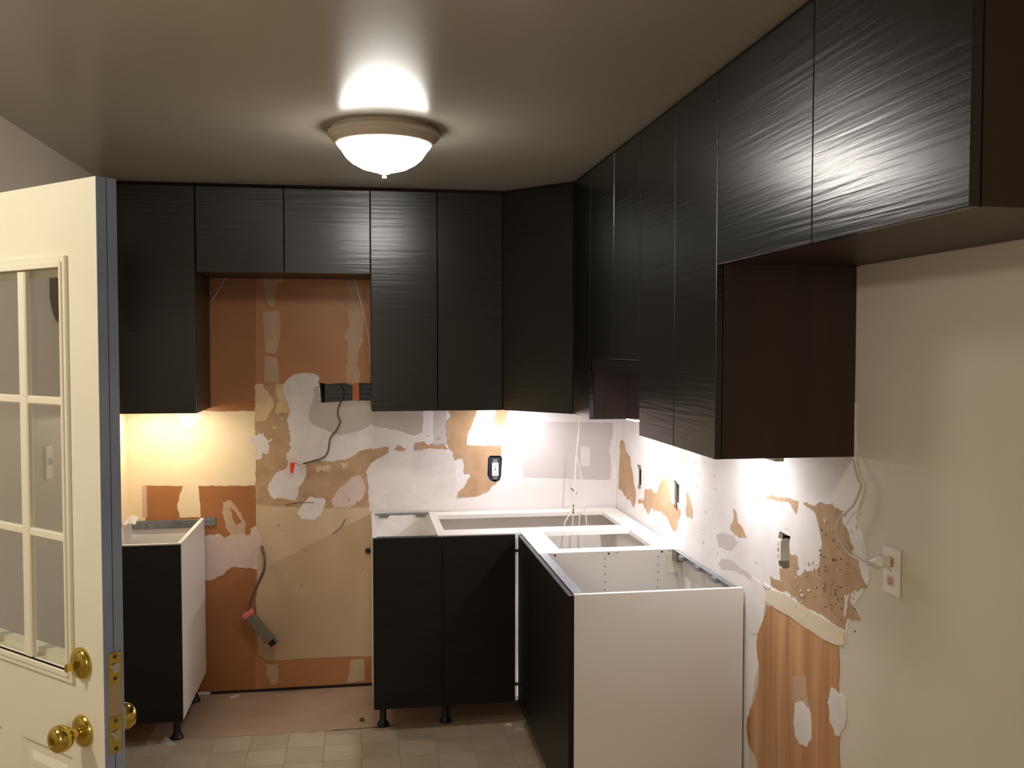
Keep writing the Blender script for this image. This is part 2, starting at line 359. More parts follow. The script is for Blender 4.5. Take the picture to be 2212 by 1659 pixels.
PATCHES = [
  ('B','painted_panel','orange',0.03,0.0,[(-95.7,95.9),(-71.5,95.9),(-72.56,0.1),(-95.7,1.21)]),
  ('B','painted_panel','orange2',0.03,0.0,[(-71.5,95.9),(-49.52,95.9),(-50.08,0.1),(-72.55,0.56)]),
  ('B','painted_panel','cream',0.06,0.15,[(-95.7,55.25),(-72.01,54.94),(-72.15,40.47),(-82.77,40.71),(-82.63,37.94),(-82.41,34.53),(-86.34,34.64),(-86.73,37.15),(-85.67,40.78),(-92.77,40.94),(-92.6,34.63),(-92.54,27.51),(-95.7,27.85)]),
  ('B','torn_paper_patch','kraft',0.06,0.2,[(-71.96,60.23),(-66.03,60.28),(-59.86,60.07),(-49.77,60.01),(-49.9,35.46),(-60.93,35.38),(-72.11,35.86)]),
  ('B','backing_board','tan',0.09,0.06,[(-72.1,36.77),(-67.99,36.3),(-59.15,35.7),(-49.9,35.64),(-49.99,18.55),(-59.27,18.65),(-72.02,18.9)]),
  ('B','backing_board','tan2',0.12,0.06,[(-72.28,19.0),(-59.27,18.74),(-49.99,18.64),(-50.05,5.9),(-59.36,6.1),(-68.27,6.01),(-70.47,6.04),(-71.95,7.49)]),
  ('B','plaster_patch','plaster',0.16,0.22,[(-66.81,59.1),(-66.61,60.05),(-65.96,60.99),(-65.03,61.75),(-64.1,62.12),(-62.42,62.35),(-60.94,62.21),(-60.1,61.73),(-59.82,61.15),(-60.11,60.3),(-59.83,59.82),(-59.71,56.67),(-53.84,56.72),(-49.67,56.87),(-49.72,47.42),(-52.39,46.69),(-54.67,45.38),(-57.31,44.85),(-61.07,45.11),(-62.94,44.57),(-62.48,43.61),(-62.59,42.08),(-63.15,40.94),(-64.0,40.0),(-64.11,38.47),(-64.68,37.33),(-66.72,37.77),(-68.75,37.82),(-69.49,38.6),(-69.93,39.94),(-69.28,41.26),(-68.53,42.58),(-67.41,43.32),(-66.67,43.5),(-65.91,44.63),(-66.28,45.59),(-66.18,46.54),(-65.33,47.86),(-65.7,48.44),(-65.41,49.96),(-65.85,52.25),(-66.12,53.21),(-65.55,54.53),(-65.81,56.25),(-66.54,58.34)]),
  ('B','plaster_patch','grey',0.19,0.12,[(-60.96,59.45),(-59.93,59.72),(-59.75,56.63),(-49.67,56.78),(-49.7,52.25),(-50.84,51.49),(-53.5,50.56),(-55.77,50.02),(-57.65,50.43),(-58.59,51.21),(-59.52,51.41),(-61.2,52.2),(-61.94,53.16),(-61.93,54.69),(-61.16,56.97)]),
  ('B','plaster_patch','plaster',0.16,0.25,[(-73.05,50.07),(-71.77,50.24),(-71.58,50.62),(-70.66,50.61),(-70.12,49.65),(-69.76,49.27),(-68.92,49.54),(-69.02,49.06),(-69.67,48.88),(-69.49,47.55),(-69.69,46.79),(-70.33,46.62),(-70.79,46.81),(-71.08,45.68),(-72.09,45.51),(-71.99,46.45),(-72.06,48.35),(-72.88,48.56)]),
  ('B','plaster_patch','plaster',0.18,0.25,[(-64.32,35.02),(-63.0,36.9),(-61.87,38.03),(-59.25,37.77),(-58.97,37.38),(-59.36,35.27),(-60.21,34.14),(-61.34,33.4),(-63.4,33.65)]),
  ('B','plaster_patch','pinkplaster',0.17,0.3,[(-57.75,36.96),(-56.6,39.25),(-54.7,40.75),(-53.94,41.51),(-52.03,42.05),(-51.47,40.87),(-51.2,38.93),(-51.49,37.58),(-53.02,36.46),(-54.35,35.72),(-57.0,35.79)]),
  ('B','paint_flake','cream2',0.15,0.25,[(-72.04,59.89),(-71.49,60.23),(-70.57,60.22),(-70.39,59.5),(-69.67,58.74),(-68.94,57.6),(-68.4,56.27),(-68.78,55.33),(-69.52,54.39),(-69.9,53.25),(-71.56,52.89),(-72.01,53.28)]),
  ('B','paint_flake','cream2',0.15,0.25,[(-68.0,60.06),(-66.52,60.14),(-66.35,58.34),(-66.0,56.25),(-65.55,55.29),(-65.83,54.54),(-66.94,54.64),(-67.87,54.18),(-68.41,54.75),(-68.03,56.27),(-67.47,57.02),(-68.2,58.16)]),
  ('B','paint_flake','cream2',0.15,0.1,[(-68.99,51.82),(-68.07,52.0),(-67.89,51.52),(-68.63,51.43)]),
  ('B','paint_flake','cream2',0.15,0.1,[(-67.32,53.79),(-66.85,53.79),(-66.77,53.22),(-67.14,53.13)]),
  ('B','paint_flake','cream2',0.2,0.25,[(-60.7,43.57),(-60.32,44.24),(-59.76,44.32),(-59.39,43.74),(-58.26,44.29),(-57.79,43.9),(-57.89,43.32),(-60.33,42.89)]),
  ('B','paint_flake','cream2',0.2,0.2,[(-56.0,44.54),(-54.67,44.61),(-54.58,43.84),(-55.25,43.27)]),
  ('B','plaster_patch','plaster',0.1,0.2,[(-50.91,42.93),(-50.1,44.31),(-47.8,45.66),(-46.19,46.33),(-42.26,46.73),(-38.08,47.13),(-34.8,46.84),(-33.75,45.88),(-33.63,44.46),(-33.17,42.1),(-33.06,34.54),(-50.38,35.01),(-50.48,38.04),(-50.58,40.6)]),
  ('B','torn_paper_patch','kraft',0.07,0.25,[(-52.37,45.97),(-50.54,46.87),(-47.79,47.63),(-46.41,47.5),(-46.53,46.57),(-47.8,45.66),(-49.87,43.84),(-50.57,42.46),(-50.12,40.59),(-50.37,37.33),(-52.43,36.92)]),
  ('B','torn_paper_patch','kraft',0.07,0.25,[(-45.38,47.01),(-44.8,47.82),(-43.99,47.69),(-43.19,46.98),(-44.34,46.65)]),
  ('B','torn_paper_patch','kraft',0.07,0.3,[(-41.45,46.48),(-41.21,48.35),(-39.7,48.56),(-38.66,47.84),(-37.84,48.18),(-37.14,47.7),(-35.74,48.14),(-34.8,46.84),(-38.08,46.66),(-40.41,46.58)]),
  ('B','torn_paper_patch','kraft',0.13,0.25,[(-34.55,55.75),(-28.9,55.7),(-29.02,54.57),(-29.61,52.64),(-30.09,51.24),(-30.68,50.3),(-31.03,48.42),(-30.92,47.71),(-29.14,47.57),(-24.15,47.61),(-24.03,45.71),(-24.27,40.73),(-25.58,39.57),(-26.78,38.17),(-28.44,37.5),(-29.87,37.18),(-32.94,37.14),(-32.82,38.32),(-31.76,39.0),(-30.81,40.87),(-30.1,41.8),(-30.92,42.05),(-31.4,41.83),(-31.51,44.42),(-31.75,45.02),(-33.4,44.69),(-33.86,45.64),(-33.63,46.35),(-34.57,47.07),(-34.91,49.42),(-35.26,51.3),(-35.14,52.47),(-34.2,53.4)]),
  ('B','torn_paper_patch','kraft',0.07,0.2,[(-25.34,55.66),(-22.36,55.63),(-22.48,54.45),(-23.08,52.8),(-23.44,51.74),(-24.87,51.52),(-25.22,52.36)]),
  ('B','drywall_panel','greypink',0.05,0.05,[(-19.6,52.41),(-0.81,51.82),(-1.25,40.23),(-2.25,40.01),(-19.59,40.98),(-19.72,49.91)]),
  ('B','drywall_panel','grey',0.05,0.15,[(-49.81,55.89),(-39.68,55.79),(-39.81,50.43),(-41.32,49.75),(-45.25,50.97),(-49.83,51.84)]),
  ('B','drywall_panel','greypink',0.05,0.1,[(-37.59,55.78),(-34.78,55.75),(-35.14,52.47),(-34.92,47.78),(-37.61,47.82)]),
  ('B','plaster_patch','plaster',0.09,0.05,[(-7.7,47.11),(-5.61,46.95),(-5.72,42.98),(-7.44,43.13)]),
  ('B','plaster_patch','white',0.12,0.15,[(-0.83,55.44),(-0.05,55.42),(-0.05,33.62),(-1.47,33.69),(-1.02,42.4),(-1.66,46.53),(-0.8,49.65)]),
  ('B','plaster_patch','pinkplaster',0.13,0.25,[(-83.26,31.14),(-81.16,31.08),(-79.39,31.39),(-77.81,30.42),(-76.92,31.13),(-74.79,31.25),(-73.19,30.83),(-73.17,32.13),(-72.28,32.65),(-71.4,30.77),(-71.07,28.17),(-71.8,27.08),(-72.08,24.11),(-74.15,24.37),(-76.99,24.66),(-78.42,23.24),(-80.2,22.38),(-83.37,22.32)]),
  ('B','plaster_patch','pinktan',0.1,0.25,[(-78.27,37.25),(-76.85,37.76),(-75.8,36.45),(-74.05,33.45),(-74.08,31.04),(-76.92,31.13),(-77.79,32.45),(-78.46,35.41)]),
  ('B','painted_panel','orange',0.12,0.2,[(-77.04,36.3),(-76.16,35.72),(-74.76,33.47),(-75.83,32.94),(-76.53,34.26)]),
  ('B','plaster_patch','tan2',0.1,0.15,[(-70.39,5.36),(-68.22,5.24),(-68.07,2.23),(-68.98,1.15),(-69.7,1.38),(-70.41,3.48)]),
  ('B','plaster_patch','tan2',0.1,0.15,[(-54.13,5.45),(-51.53,5.5),(-51.55,0.93),(-55.08,0.93),(-54.33,2.99)]),
  ('B','plaster_patch','pinktan',0.1,0.15,[(-70.4,74.17),(-67.28,74.19),(-67.2,70.99),(-67.58,67.2),(-68.05,66.01),(-70.01,66.25),(-70.21,70.04)]),
  ('B','plaster_patch','pinktan',0.1,0.15,[(-70.25,65.54),(-67.83,65.3),(-67.52,60.54),(-70.3,60.55)]),
  ('B','plaster_patch','pinktan',0.1,0.15,[(-70.22,80.3),(-66.3,80.35),(-67.7,79.51),(-68.06,77.14),(-68.55,75.01),(-69.35,75.48),(-70.02,77.36)]),
  ('B','plaster_patch','pinktan',0.1,0.2,[(-54.18,74.87),(-51.58,74.89),(-51.23,73.21),(-51.37,68.89),(-52.22,66.72),(-52.59,64.07),(-52.01,62.14),(-52.13,60.46),(-52.85,60.22),(-54.75,60.47),(-54.49,64.08),(-54.22,68.4),(-54.93,68.88),(-54.92,69.84),(-54.21,71.04)]),
  ('B','plaster_patch','pinktan',0.1,0.15,[(-54.86,80.13),(-51.78,80.16),(-51.58,74.96),(-54.18,74.94),(-54.16,78.46)]),
  ('B','plaster_patch','plaster',0.12,0.1,[(-86.52,54.77),(-81.51,54.72),(-81.6,54.29),(-82.27,53.36),(-83.43,52.34),(-84.59,51.5),(-85.57,52.37)]),
  ('B','plaster_patch','pinktan',0.09,0.08,[(-93.06,40.95),(-92.25,40.85),(-92.25,34.85),(-93.14,34.88)]),
  ('R','plaster_patch','greypink',0.09,0.2,[(-57.67,36.49),(-60.41,37.11),(-63.57,37.0),(-66.59,36.89),(-69.73,36.27),(-68.8,35.94),(-65.12,36.24),(-61.51,35.8),(-57.7,35.11),(-56.28,35.43)]),
  ('R','plaster_patch','greypink',0.09,0.25,[(-55.31,39.54),(-58.96,40.58),(-62.18,40.8),(-63.49,40.14),(-60.91,38.36),(-56.5,38.06)]),
  ('R','paint_flake','white',0.3,0.1,[(-71.81,36.21),(-72.69,36.72),(-74.24,36.54),(-74.12,36.2)]),
  ('R','plaster_patch','white',0.14,0.2,[(-68.31,36.21),(-70.42,36.54),(-72.71,36.15),(-72.75,34.44),(-72.38,31.66),(-70.61,29.4),(-68.5,28.76),(-67.17,33.55)]),
  ('R','plaster_patch','white',0.03,0.25,[(-0.41,55.95),(-63.93,60.95),(-94.94,61.49),(-95.11,55.61),(-96.23,52.34),(-95.2,49.22),(-97.32,46.7),(-98.13,43.5),(-96.19,41.06),(-94.32,39.56),(-93.47,35.02),(-73.0,32.5),(-72.12,27.96),(-69.61,22.15),(-67.92,16.44),(-68.21,0.1),(-2.95,0.1),(-1.17,14.98)]),
  ('R','torn_paper_patch','kraft',0.06,0.3,[(-2.75,48.44),(-5.22,48.69),(-6.46,47.21),(-7.68,46.41),(-10.04,46.01),(-10.54,44.11),(-11.95,42.72),(-12.66,41.0),(-13.8,40.27),(-14.05,39.27),(-13.42,37.11),(-12.75,36.48),(-11.61,36.55),(-10.21,37.49),(-7.37,37.44),(-4.93,38.13),(-1.41,38.56),(-1.86,42.05),(-2.31,45.12)]),
  ('R','torn_paper_patch','kraft',0.06,0.35,[(-19.64,40.89),(-21.09,41.29),(-23.52,41.78),(-25.12,41.23),(-27.44,41.82),(-28.55,43.18),(-29.29,43.75),(-30.75,44.66),(-32.93,44.85),(-33.65,44.6),(-34.22,42.85),(-34.6,41.2),(-36.18,41.0),(-39.56,40.78),(-39.74,39.82),(-38.6,38.72),(-37.97,37.15),(-36.96,36.51),(-35.58,36.47),(-34.52,37.18),(-33.08,37.83),(-31.99,38.33),(-30.15,38.36),(-28.27,38.39),(-25.58,37.92),(-23.59,38.06),(-22.81,37.19),(-21.18,36.91),(-19.5,37.49),(-18.64,38.23),(-15.62,37.86),(-15.18,38.3),(-18.63,38.85),(-19.46,39.61)]),
  ('R','torn_paper_patch','kraft',0.06,0.2,[(-42.4,44.1),(-43.35,43.81),(-44.47,42.8),(-45.58,41.28),(-45.3,40.21),(-42.49,40.03),(-42.0,40.76),(-42.44,42.14)]),
  ('R','torn_paper_patch','kraft',0.06,0.15,[(-37.66,50.98),(-42.23,51.45),(-42.45,48.61),(-40.04,48.48),(-38.38,48.61)]),
  ('R','torn_paper_patch','kraft',0.06,0.12,[(-27.82,50.67),(-33.85,51.27),(-33.87,50.36),(-30.27,49.86),(-27.85,49.43)]),
  ('R','torn_paper_patch','kraft',0.06,0.3,[(-61.82,44.64),(-62.87,44.31),(-63.42,42.98),(-65.21,42.51),(-66.48,41.36),(-63.47,40.95),(-61.11,41.31),(-60.82,42.09),(-62.11,43.36)]),
  ('R','torn_paper_patch','kraft',0.07,0.22,[(-82.8,48.99),(-85.9,48.99),(-87.62,49.69),(-90.3,49.73),(-91.6,49.54),(-93.02,49.55),(-93.03,49.08),(-91.94,48.88),(-92.59,48.2),(-93.69,47.46),(-94.18,46.46),(-94.79,46.12),(-94.36,45.41),(-95.72,44.77),(-96.35,43.53),(-97.54,42.37),(-94.33,41.01),(-94.21,40.03),(-95.29,39.39),(-96.49,38.64),(-93.5,37.94),(-93.23,36.74),(-91.33,36.5),(-88.67,36.88),(-83.7,36.51),(-79.44,37.32),(-77.42,36.79),(-74.46,36.78),(-74.21,38.03),(-77.39,38.07),(-76.93,39.61),(-79.55,40.58),(-79.52,42.01),(-81.66,42.3),(-81.88,41.29),(-81.34,39.76),(-83.59,40.82),(-87.15,42.0),(-87.77,44.48),(-87.38,46.07),(-86.83,47.3),(-85.92,48.32)]),
  ('R','torn_paper_patch','kraft',0.06,0.3,[(-72.61,48.28),(-75.44,48.44),(-78.73,48.87),(-81.86,48.92),(-81.33,47.17),(-80.35,47.7),(-78.74,48.33),(-75.45,47.98),(-73.29,47.72)]),
  ('R','wood_strip','board',0.2,0.12,[(-72.76,35.76),(-74.53,36.39),(-78.76,36.89),(-84.1,36.61),(-88.67,36.56),(-93.17,36.46),(-93.21,35.08),(-91.47,34.53),(-88.74,34.21),(-84.84,34.27),(-79.2,34.42),(-76.17,34.25),(-72.96,34.41)]),
  ('R','wood_panel','wood',0.05,0.2,[(-72.97,34.06),(-76.17,34.16),(-79.2,34.34),(-84.85,34.2),(-88.74,34.13),(-91.92,34.45),(-92.18,32.31),(-92.06,29.43),(-92.41,24.5),(-92.91,0.1),(-71.29,0.1),(-70.59,12.38),(-67.93,13.24),(-67.35,14.66),(-67.3,16.68),(-69.53,19.92),(-70.76,22.36),(-71.12,25.18),(-70.2,27.39),(-70.57,29.66),(-72.6,32.38)]),
  ('R','plaster_patch','white',0.1,0.2,[(-81.66,24.32),(-83.73,25.26),(-85.44,24.95),(-85.98,23.42),(-86.03,21.69),(-84.9,20.18),(-83.19,19.86),(-81.77,20.25),(-81.37,21.57)]),
  ('R','plaster_patch','pinktan',0.075,0.2,[(-81.21,27.44),(-84.33,28.53),(-84.91,25.86),(-85.27,24.96),(-81.5,23.52),(-80.98,25.22)]),
  ('R','plaster_patch','plaster',0.1,0.2,[(-90.56,29.49),(-91.92,29.31),(-93.67,29.14),(-93.87,27.01),(-92.35,24.55),(-91.46,24.26),(-90.99,24.97),(-90.06,25.66),(-89.7,27.5),(-90.13,28.73)]),
  ('R','plaster_patch','white',0.08,0.3,[(-93.12,40.53),(-94.16,40.88),(-93.75,39.91),(-93.19,37.85)]),
]
def bb(p): return min(q[0] for q in p), max(q[0] for q in p), min(q[1] for q in p), max(q[1] for q in p)
for i, (pl, kind, col, lev, amp, pts) in enumerate(PATCHES):
    T, wall = (TB, wall_back) if pl == 'B' else (TR, wall_right)
    pts2 = rough(pts, amp * .8, i, .8)
    if kind in ('torn_paper_patch', 'plaster_patch', 'paint_flake'): pts2 = rough(pts2, min(.13, amp * .6), i + 100, .2)
    c = bb(pts2)
    cs = [p for p in cuts_of(T) if c[0] < bb(p)[1] and c[1] > bb(p)[0] and c[2] < bb(p)[3] and c[3] > bb(p)[2]]
    b = NB(); sheet(b, pts2, cs, .004, lev * .5 + i * .0004, T)
    obj(kind, b, col, wall)

# cavity behind the duct opening
b = NB(); box(b, -61.5, -47, 3.0, 3.15, 55, 62); obj('cavity_back', b, 'cavity', wall_back)
b = NB(); box(b, -59.2, -47, 1.5, 2.6, 56.2, 60.9, .3); obj('duct_wrap', b, 'duct', wall_back)
b = NB(); box(b, -53.5, -52.2, .15, 1.2, 56.2, 60.6); obj('stud', b, 'stud', wall_back)

# loose crumbs and torn tabs of paper and paint on the walls: too small to count
def crumbs(name, T, area, n, seed, mt, wall, s=(.12, .5), lev=.08):
    r = random.Random(seed); bm = NB()
    for _ in range(n):
        a = area[r.randrange(len(area))]
        u = r.uniform(a[0], a[1]); v = r.uniform(a[2], a[3]); k = r.randint(4, 6); rr = r.uniform(*s); th = r.uniform(0, PI)
        pts = []
        for q in range(k):
            an = 2 * PI * q / k + r.uniform(-.3, .3); R_ = rr * r.uniform(.4, 1)
            x_, y_ = R_ * math.cos(an), R_ * .4 * math.sin(an)
            pts.append((u + x_ * math.cos(th) - y_ * math.sin(th), v + x_ * math.sin(th) + y_ * math.cos(th)))
        prism(bm, pts, .02, lev + r.uniform(0, .12), T)
    o = obj(name, bm, mt, wall); o['kind'] = 'stuff'; return o
crumbs('torn_paper_bits', TR, [(-95.5, -87, 37, 49), (-92, -82, 37.5, 42.5)], 46, 2, 'cream2', wall_right, (.1, .35))
crumbs('torn_paper_bits', TR, [(-95.5, -87, 37, 48)], 40, 8, 'sheath', wall_right, (.06, .2))
crumbs('torn_paper_bits', TR, [(-86, -80, 35, 40.5), (-96, -84, 47, 50)], 26, 9, 'white', wall_right, (.15, .6))
crumbs('torn_paper_bits', TB, [(-70, -50, 42, 50), (-50, -33, 49, 52)], 26, 3, 'pinkplaster', wall_back, (.1, .3), .2)
crumbs('dark_scuffs', TR, [(-84, -42, 36, 53)], 26, 4, 'grey', wall_right, (.08, .4))
crumbs('dark_scuffs', TB, [(-70, -51, 20, 39)], 14, 6, 'sheath', wall_back, (.08, .3), .14)
b = NB()
for pts in ([(-66.5, 36.6), (-64, 37), (-61, 36.9)], [(-55, 33.5), (-56, 31.8), (-57.5, 30.6)]  ):
    tube(b, [(u, -.12, v) for u, v in pts], .07, seg=5)
o = obj('pencil_scratches', b, 'sheath', wall_back); o['kind'] = 'stuff'
# patched plaster seams on the left wall foot, seen behind the door edge
b = NB(); box(b, LX + .02, LX + .3, -23, -.02, 0.1, 55.6); obj('corner_panel', b, 'cream', wall_left)

# ------------------------------------------------------------------ cabinets
ZU, ZT = 55.72, 95.3       # upper cabinets: underside, top of doors
FD = 15.55                 # face of the doors

def door_slab(bm, x0, x1, y0, y1, z0, z1): box(bm, x0, x1, y0, y1, z0, z1, .05)

def upper_back(x0, x1, z0, ndoor, label, cut=None):
    t = thing('wall_cabinet', label, 'cabinet', ((x0 + x1) / 2, -.1, z0), None)
    d = FD - .78; th = .7
    for nm, a in (('side_panel', (x0 + .02, x0 + th, -d, -.25, z0, ZT)), ('side_panel', (x1 - th, x1 - .02, -d, -.25, z0, ZT)),
                  ('bottom_panel', (x0 + th, x1 - th, -d, -.25, z0 + .02, z0 + th)), ('top_panel', (x0 + th, x1 - th, -d, -.25, ZT - th, ZT)),
                  ('back_panel', (x0 + th, x1 - th, -.6, -.26, z0 + th, ZT - th))):
        b = NB(); box(b, *a); obj(nm, b, 'carcass', t)
    b = NB(); box(b, x0, x1, -d - .3, -d + .4, ZT + .02, CZ - .02); obj('filler_strip', b, 'strip', t)
    w_ = (x1 - x0) / ndoor
    for i in range(ndoor):
        b = NB(); door_slab(b, x0 + w_ * i + .06, x0 + w_ * (i + 1) - .06, -FD, -FD + .74, z0 - .02, ZT); obj('door', b, 'door', t)
    return t

def upper_right(y0, y1, z0, splits, label, endpanel=False, valance=None):
    """y0 far end, y1 near end"""
    t = thing('wall_cabinet', label, 'cabinet', (-.1, (y0 + y1) / 2, z0), None)
    d = FD - .78; th = .7
    for nm, a in (('side_panel', (-d, -.05, y0 - th, y0 - .02, z0, ZT)), ('side_panel', (-d, -.05, y1 + .02, y1 + th, z0, ZT)),
                  ('bottom_panel', (-d, -.25, y1 + th, y0 - th, z0 + .02, z0 + th)), ('top_panel', (-d, -.25, y1 + th, y0 - th, ZT - th, ZT)),
                  ('back_panel', (-.6, -.26, y1 + th, y0 - th, z0 + th, ZT - th))):
        b = NB(); box(b, *a); obj(nm, b, 'carcass', t)
    b = NB(); box(b, -d - .3, -d + .4, y1, y0, ZT + .02, CZ - .02); obj('filler_strip', b, 'strip', t)
    ys = [y0] + splits + [y1]
    for a, c in zip(ys, ys[1:]):
        b = NB(); door_slab(b, -FD, -FD + .74, c + .07, a - .07, z0 - .02, ZT); obj('door', b, 'door', t)
    if valance:
        b = NB(); box(b, -FD + .3, -FD + 1.1, y1 + .1, y0 - .1, valance, z0 - .08); obj('valance', b, 'strip', t)
    return t

upper_back(-95.2, -80.3, ZU, 1, 'tall single-door black woodgrain wall cabinet beside the open white door')
upper_back(-80.2, -50.08, 80.45, 2, 'short two-door black wall cabinet over the bare orange range gap')
upper_back(-50.0, -26.06, ZU, 2, 'tall two-door black wall cabinet on the back wall right of the orange gap')
# diagonal corner cabinet
t = thing('wall_cabinet', 'black wall cabinet with one angled door across the room corner', 'cabinet', (-10, -10, ZU))
DX, DY = -FD, -27.6
foot = [(-26, -.25), (-26, -FD + .8), (DX + .8, DY), (-.25, DY), (-.25, -.25)]
TZ = lambda u, v, d: Vector((u, v, d))
b = NB(); prism(b, foot, ZU, ZU + .7, TZ); obj('bottom_panel', b, 'carcass', t)
b = NB(); prism(b, foot, ZT - .7, ZT, TZ); obj('top_panel', b, 'carcass', t)
b = NB(); box(b, -26, -25.3, -FD + .8, -.25, ZU + .7, ZT - .7); obj('side_panel', b, 'carcass', t)
b = NB(); box(b, DX + .8, -.25, DY, DY + .7, ZU + .7, ZT - .7); obj('side_panel', b, 'carcass', t)
dv = Vector((DX + 26, DY + FD, 0)).normalized(); dn = Vector((dv.y, -dv.x, 0))
if dn.y > 0: dn = -dn
L_ = math.hypot(DX + 26, DY + FD)
def TD(c): return Vector((-26, -FD, 0)) + dv * c.x - dn * c.y + Vector((0, 0, c.z))
b = NB(); box(b, .1, L_ - .1, 0, .74, ZU - .02, ZT, .05, TD); obj('door', b, 'door', t)
b = NB(); box(b, .3, L_ - .3, .6, 1.3, ZT + .02, CZ - .02, 0, TD); obj('filler_strip', b, 'strip', t)
upper_right(DY - .08, -40.0, ZU, [], 'narrow black wall cabinet right of the angled corner cabinet, reddish side showing')
upper_right(-40.08, -67.3, 65.6, [-54.3], 'shorter black wall cabinet over the raised gap between two taller ones', valance=63.4)
upper_right(-67.38, -94.6, ZU, [-81.4], 'tall two-door black wall cabinet on the right wall with dark brown end')
upper_right(-94.68, -135.6, 75.85, [-115.35], 'high black two-door cabinet nearest the camera over the bare right wall')

# --- base cabinets
ZB, ZL = 34.49, 4.5
def base_leg(t, x, y):
    b = NB(); lathe(b, [(0, 0), (1.05, 0), (1.1, .25), (.75, .8), (.6, 1.2), (.6, ZL - .6), (.85, ZL - .45), (.85, ZL), (0, ZL)], (x, y, .07), seg=20)
    for v in b.verts: v.co.z = min(v.co.z, ZL - .01)
    obj('leg', b, 'plastic_black', t, smooth=True)

def carcass(t, x0, x1, y0, y1, sides=True):
    """y0 back, y1 front"""
    th = .7
    for nm, a in (('side_panel', (x0, x0 + th, y1, y0, ZL, ZB)), ('side_panel', (x1 - th, x1, y1, y0, ZL, ZB)),
                  ('bottom_panel', (x0 + th, x1 - th, y1, y0, ZL, ZL + th)), ('back_panel', (x0 + th, x1 - th, y0 - .8, y0 - .5, ZL + th, ZB - .4))):
        b = NB(); box(b, *a); obj(nm, b, 'melamine', t)

# left unit
x0, x1 = -95.5, -81.7
t = thing('base_cabinet', 'open-topped white base cabinet with black door left of the range gap', 'cabinet', ((x0 + x1) / 2, -12, 0))
carcass(t, x0, x1, -.3, -24)
b = NB(); box(b, x0 + .75, x1 - .75, -1.4, -.9, ZB - 1.6, ZB - .1); obj('back_rail', b, 'steel', t)
b = NB(); box(b, x0 + .7, x1 - .7, -24, -23.3, ZB - .75, ZB - .05); obj('front_rail', b, 'melamine', t)
b = NB(); box(b, x0 + .1, x1 - .02, -24.75, -24.04, ZL, ZB - .12, .05); obj('door', b, 'door2', t)
for x in (x0 + 1.4, x1 - 1.7):
    for y in (-20.6, -3.5): base_leg(t, x, y)
# steel hanging rail running past the unit
b = NB(); box(b, x1 + .05, -79.7, -.3, -.14, 33.0, 34.6); box(b, x1 + .05, -79.7, -.5, -.3, 33.9, 34.15)
tag(obj('hanging_rail', b, 'steel'), 'short steel hanging rail on the wall behind the left base cabinet', 'rail')
b = NB(); r = random.Random(4)
g_ = [[b.verts.new((-95.3 + .5 * i, -8 + 1.1 * j, ZB + .35 + 1.2 * math.exp(-((i - 3) ** 2 + (j - 3) ** 2) / 5) + r.uniform(-.25, .25))) for j in range(6)] for i in range(6)]
for i in range(5):
    for j in range(5): b.faces.new((g_[i][j], g_[i + 1][j], g_[i + 1][j + 1], g_[i][j + 1]))
bmesh.ops.solidify(b, geom=b.faces[:], thickness=.06)
tag(obj('plastic_wrap', b, 'paper'), 'crumpled white plastic wrap on the left base cabinet edge', 'wrap')

# middle narrow unit
x0, x1 = -50.0, -38.02
t = thing('base_cabinet', 'narrow open-topped base cabinet with black door right of the range gap', 'cabinet', ((x0 + x1) / 2, -12, 0))
carcass(t, x0, x1, -.3, -24)
b = NB(); box(b, x0 + .7, x1 - .7, -1.0, -.4, ZB - .6, ZB - .02); obj('back_rail', b, 'steel', t)
for xx in (x0 + 1.5, x1 - 3.2):
    b = NB(); box(b, xx, xx + 1.9, -1.6, -1.0, ZB - .7, ZB - .12); obj('bracket', b, 'boxmetal', t)
b = NB(); box(b, x0 + .7, x1 - .7, -24, -23.6, ZB - .5, ZB + .02); obj('front_rail', b, 'steel', t)
b = NB(); box(b, x0 + .7, x1 - .7, -23.4, -1.2, ZB - 6, ZB - 5.4); obj('shelf', b, 'melamine', t)
b = NB(); box(b, x0 + .05, x1 - .03, -24.75, -24.04, ZL, ZB - .15, .05); obj('door', b, 'door2', t)
for x in (x0 + 1.7,):
    for y in (-20.6, -3.5): base_leg(t, x, y)

# corner L unit
YS = -40.35
t = thing('base_cabinet', 'white L-shaped corner base cabinet with open framed top', 'cabinet', (-18, -18, 0))
for nm, a in (('side_panel', (-38, -37.3, -24, -.3, ZL, ZB)), ('side_panel', (-24, -.6, YS + .02, YS + .7, ZL, ZB)),
              ('back_panel', (-37.3, -.9, -.7, -.35, ZL, ZB - .4)), ('back_panel', (-.95, -.6, YS + .7, -.75, ZL, ZB - .05)),
              ('bottom_panel', (-37.3, -1, -24, -.75, ZL, ZL + .7)), ('bottom_panel', (-24, -1, YS + .7, -24, ZL, ZL + .7)),
              ('top_rail', (-37.3, -1.0, -4.6, -.72, ZB - .75, ZB)), ('top_rail', (-37.3, -1.0, -24, -19.4, ZB - .75, ZB)),
              ('top_rail', (-4.3, -1.0, -19.4, -4.6, ZB - .75, ZB)), ('top_rail', (-24, -20.1, YS + .72, -24.02, ZB - .75, ZB)),
              ('top_rail', (-4.3, -1.0, YS + .72, -24.02, ZB - .75, ZB)), ('top_rail', (-20.1, -4.3, YS + .72, -38.1, ZB - .75, ZB))):
    b = NB(); box(b, *a); obj(nm, b, 'melamine', t)
b = NB(); box(b, -37.97, -25.15, -24.75, -24.04, ZL, ZB - .15, .05); obj('door', b, 'door2', t)
b = NB(); box(b, -24.75, -24.04, YS + .05, -25.3, ZL, ZB - .15, .05); obj('door', b, 'door2', t)
for z in (ZL + 3, ZB - 3.2):
    b = NB(); box(b, -25.3, -24.7, -25.0, -24.5, z, z + .45); obj('hinge', b, 'plastic_black', t)
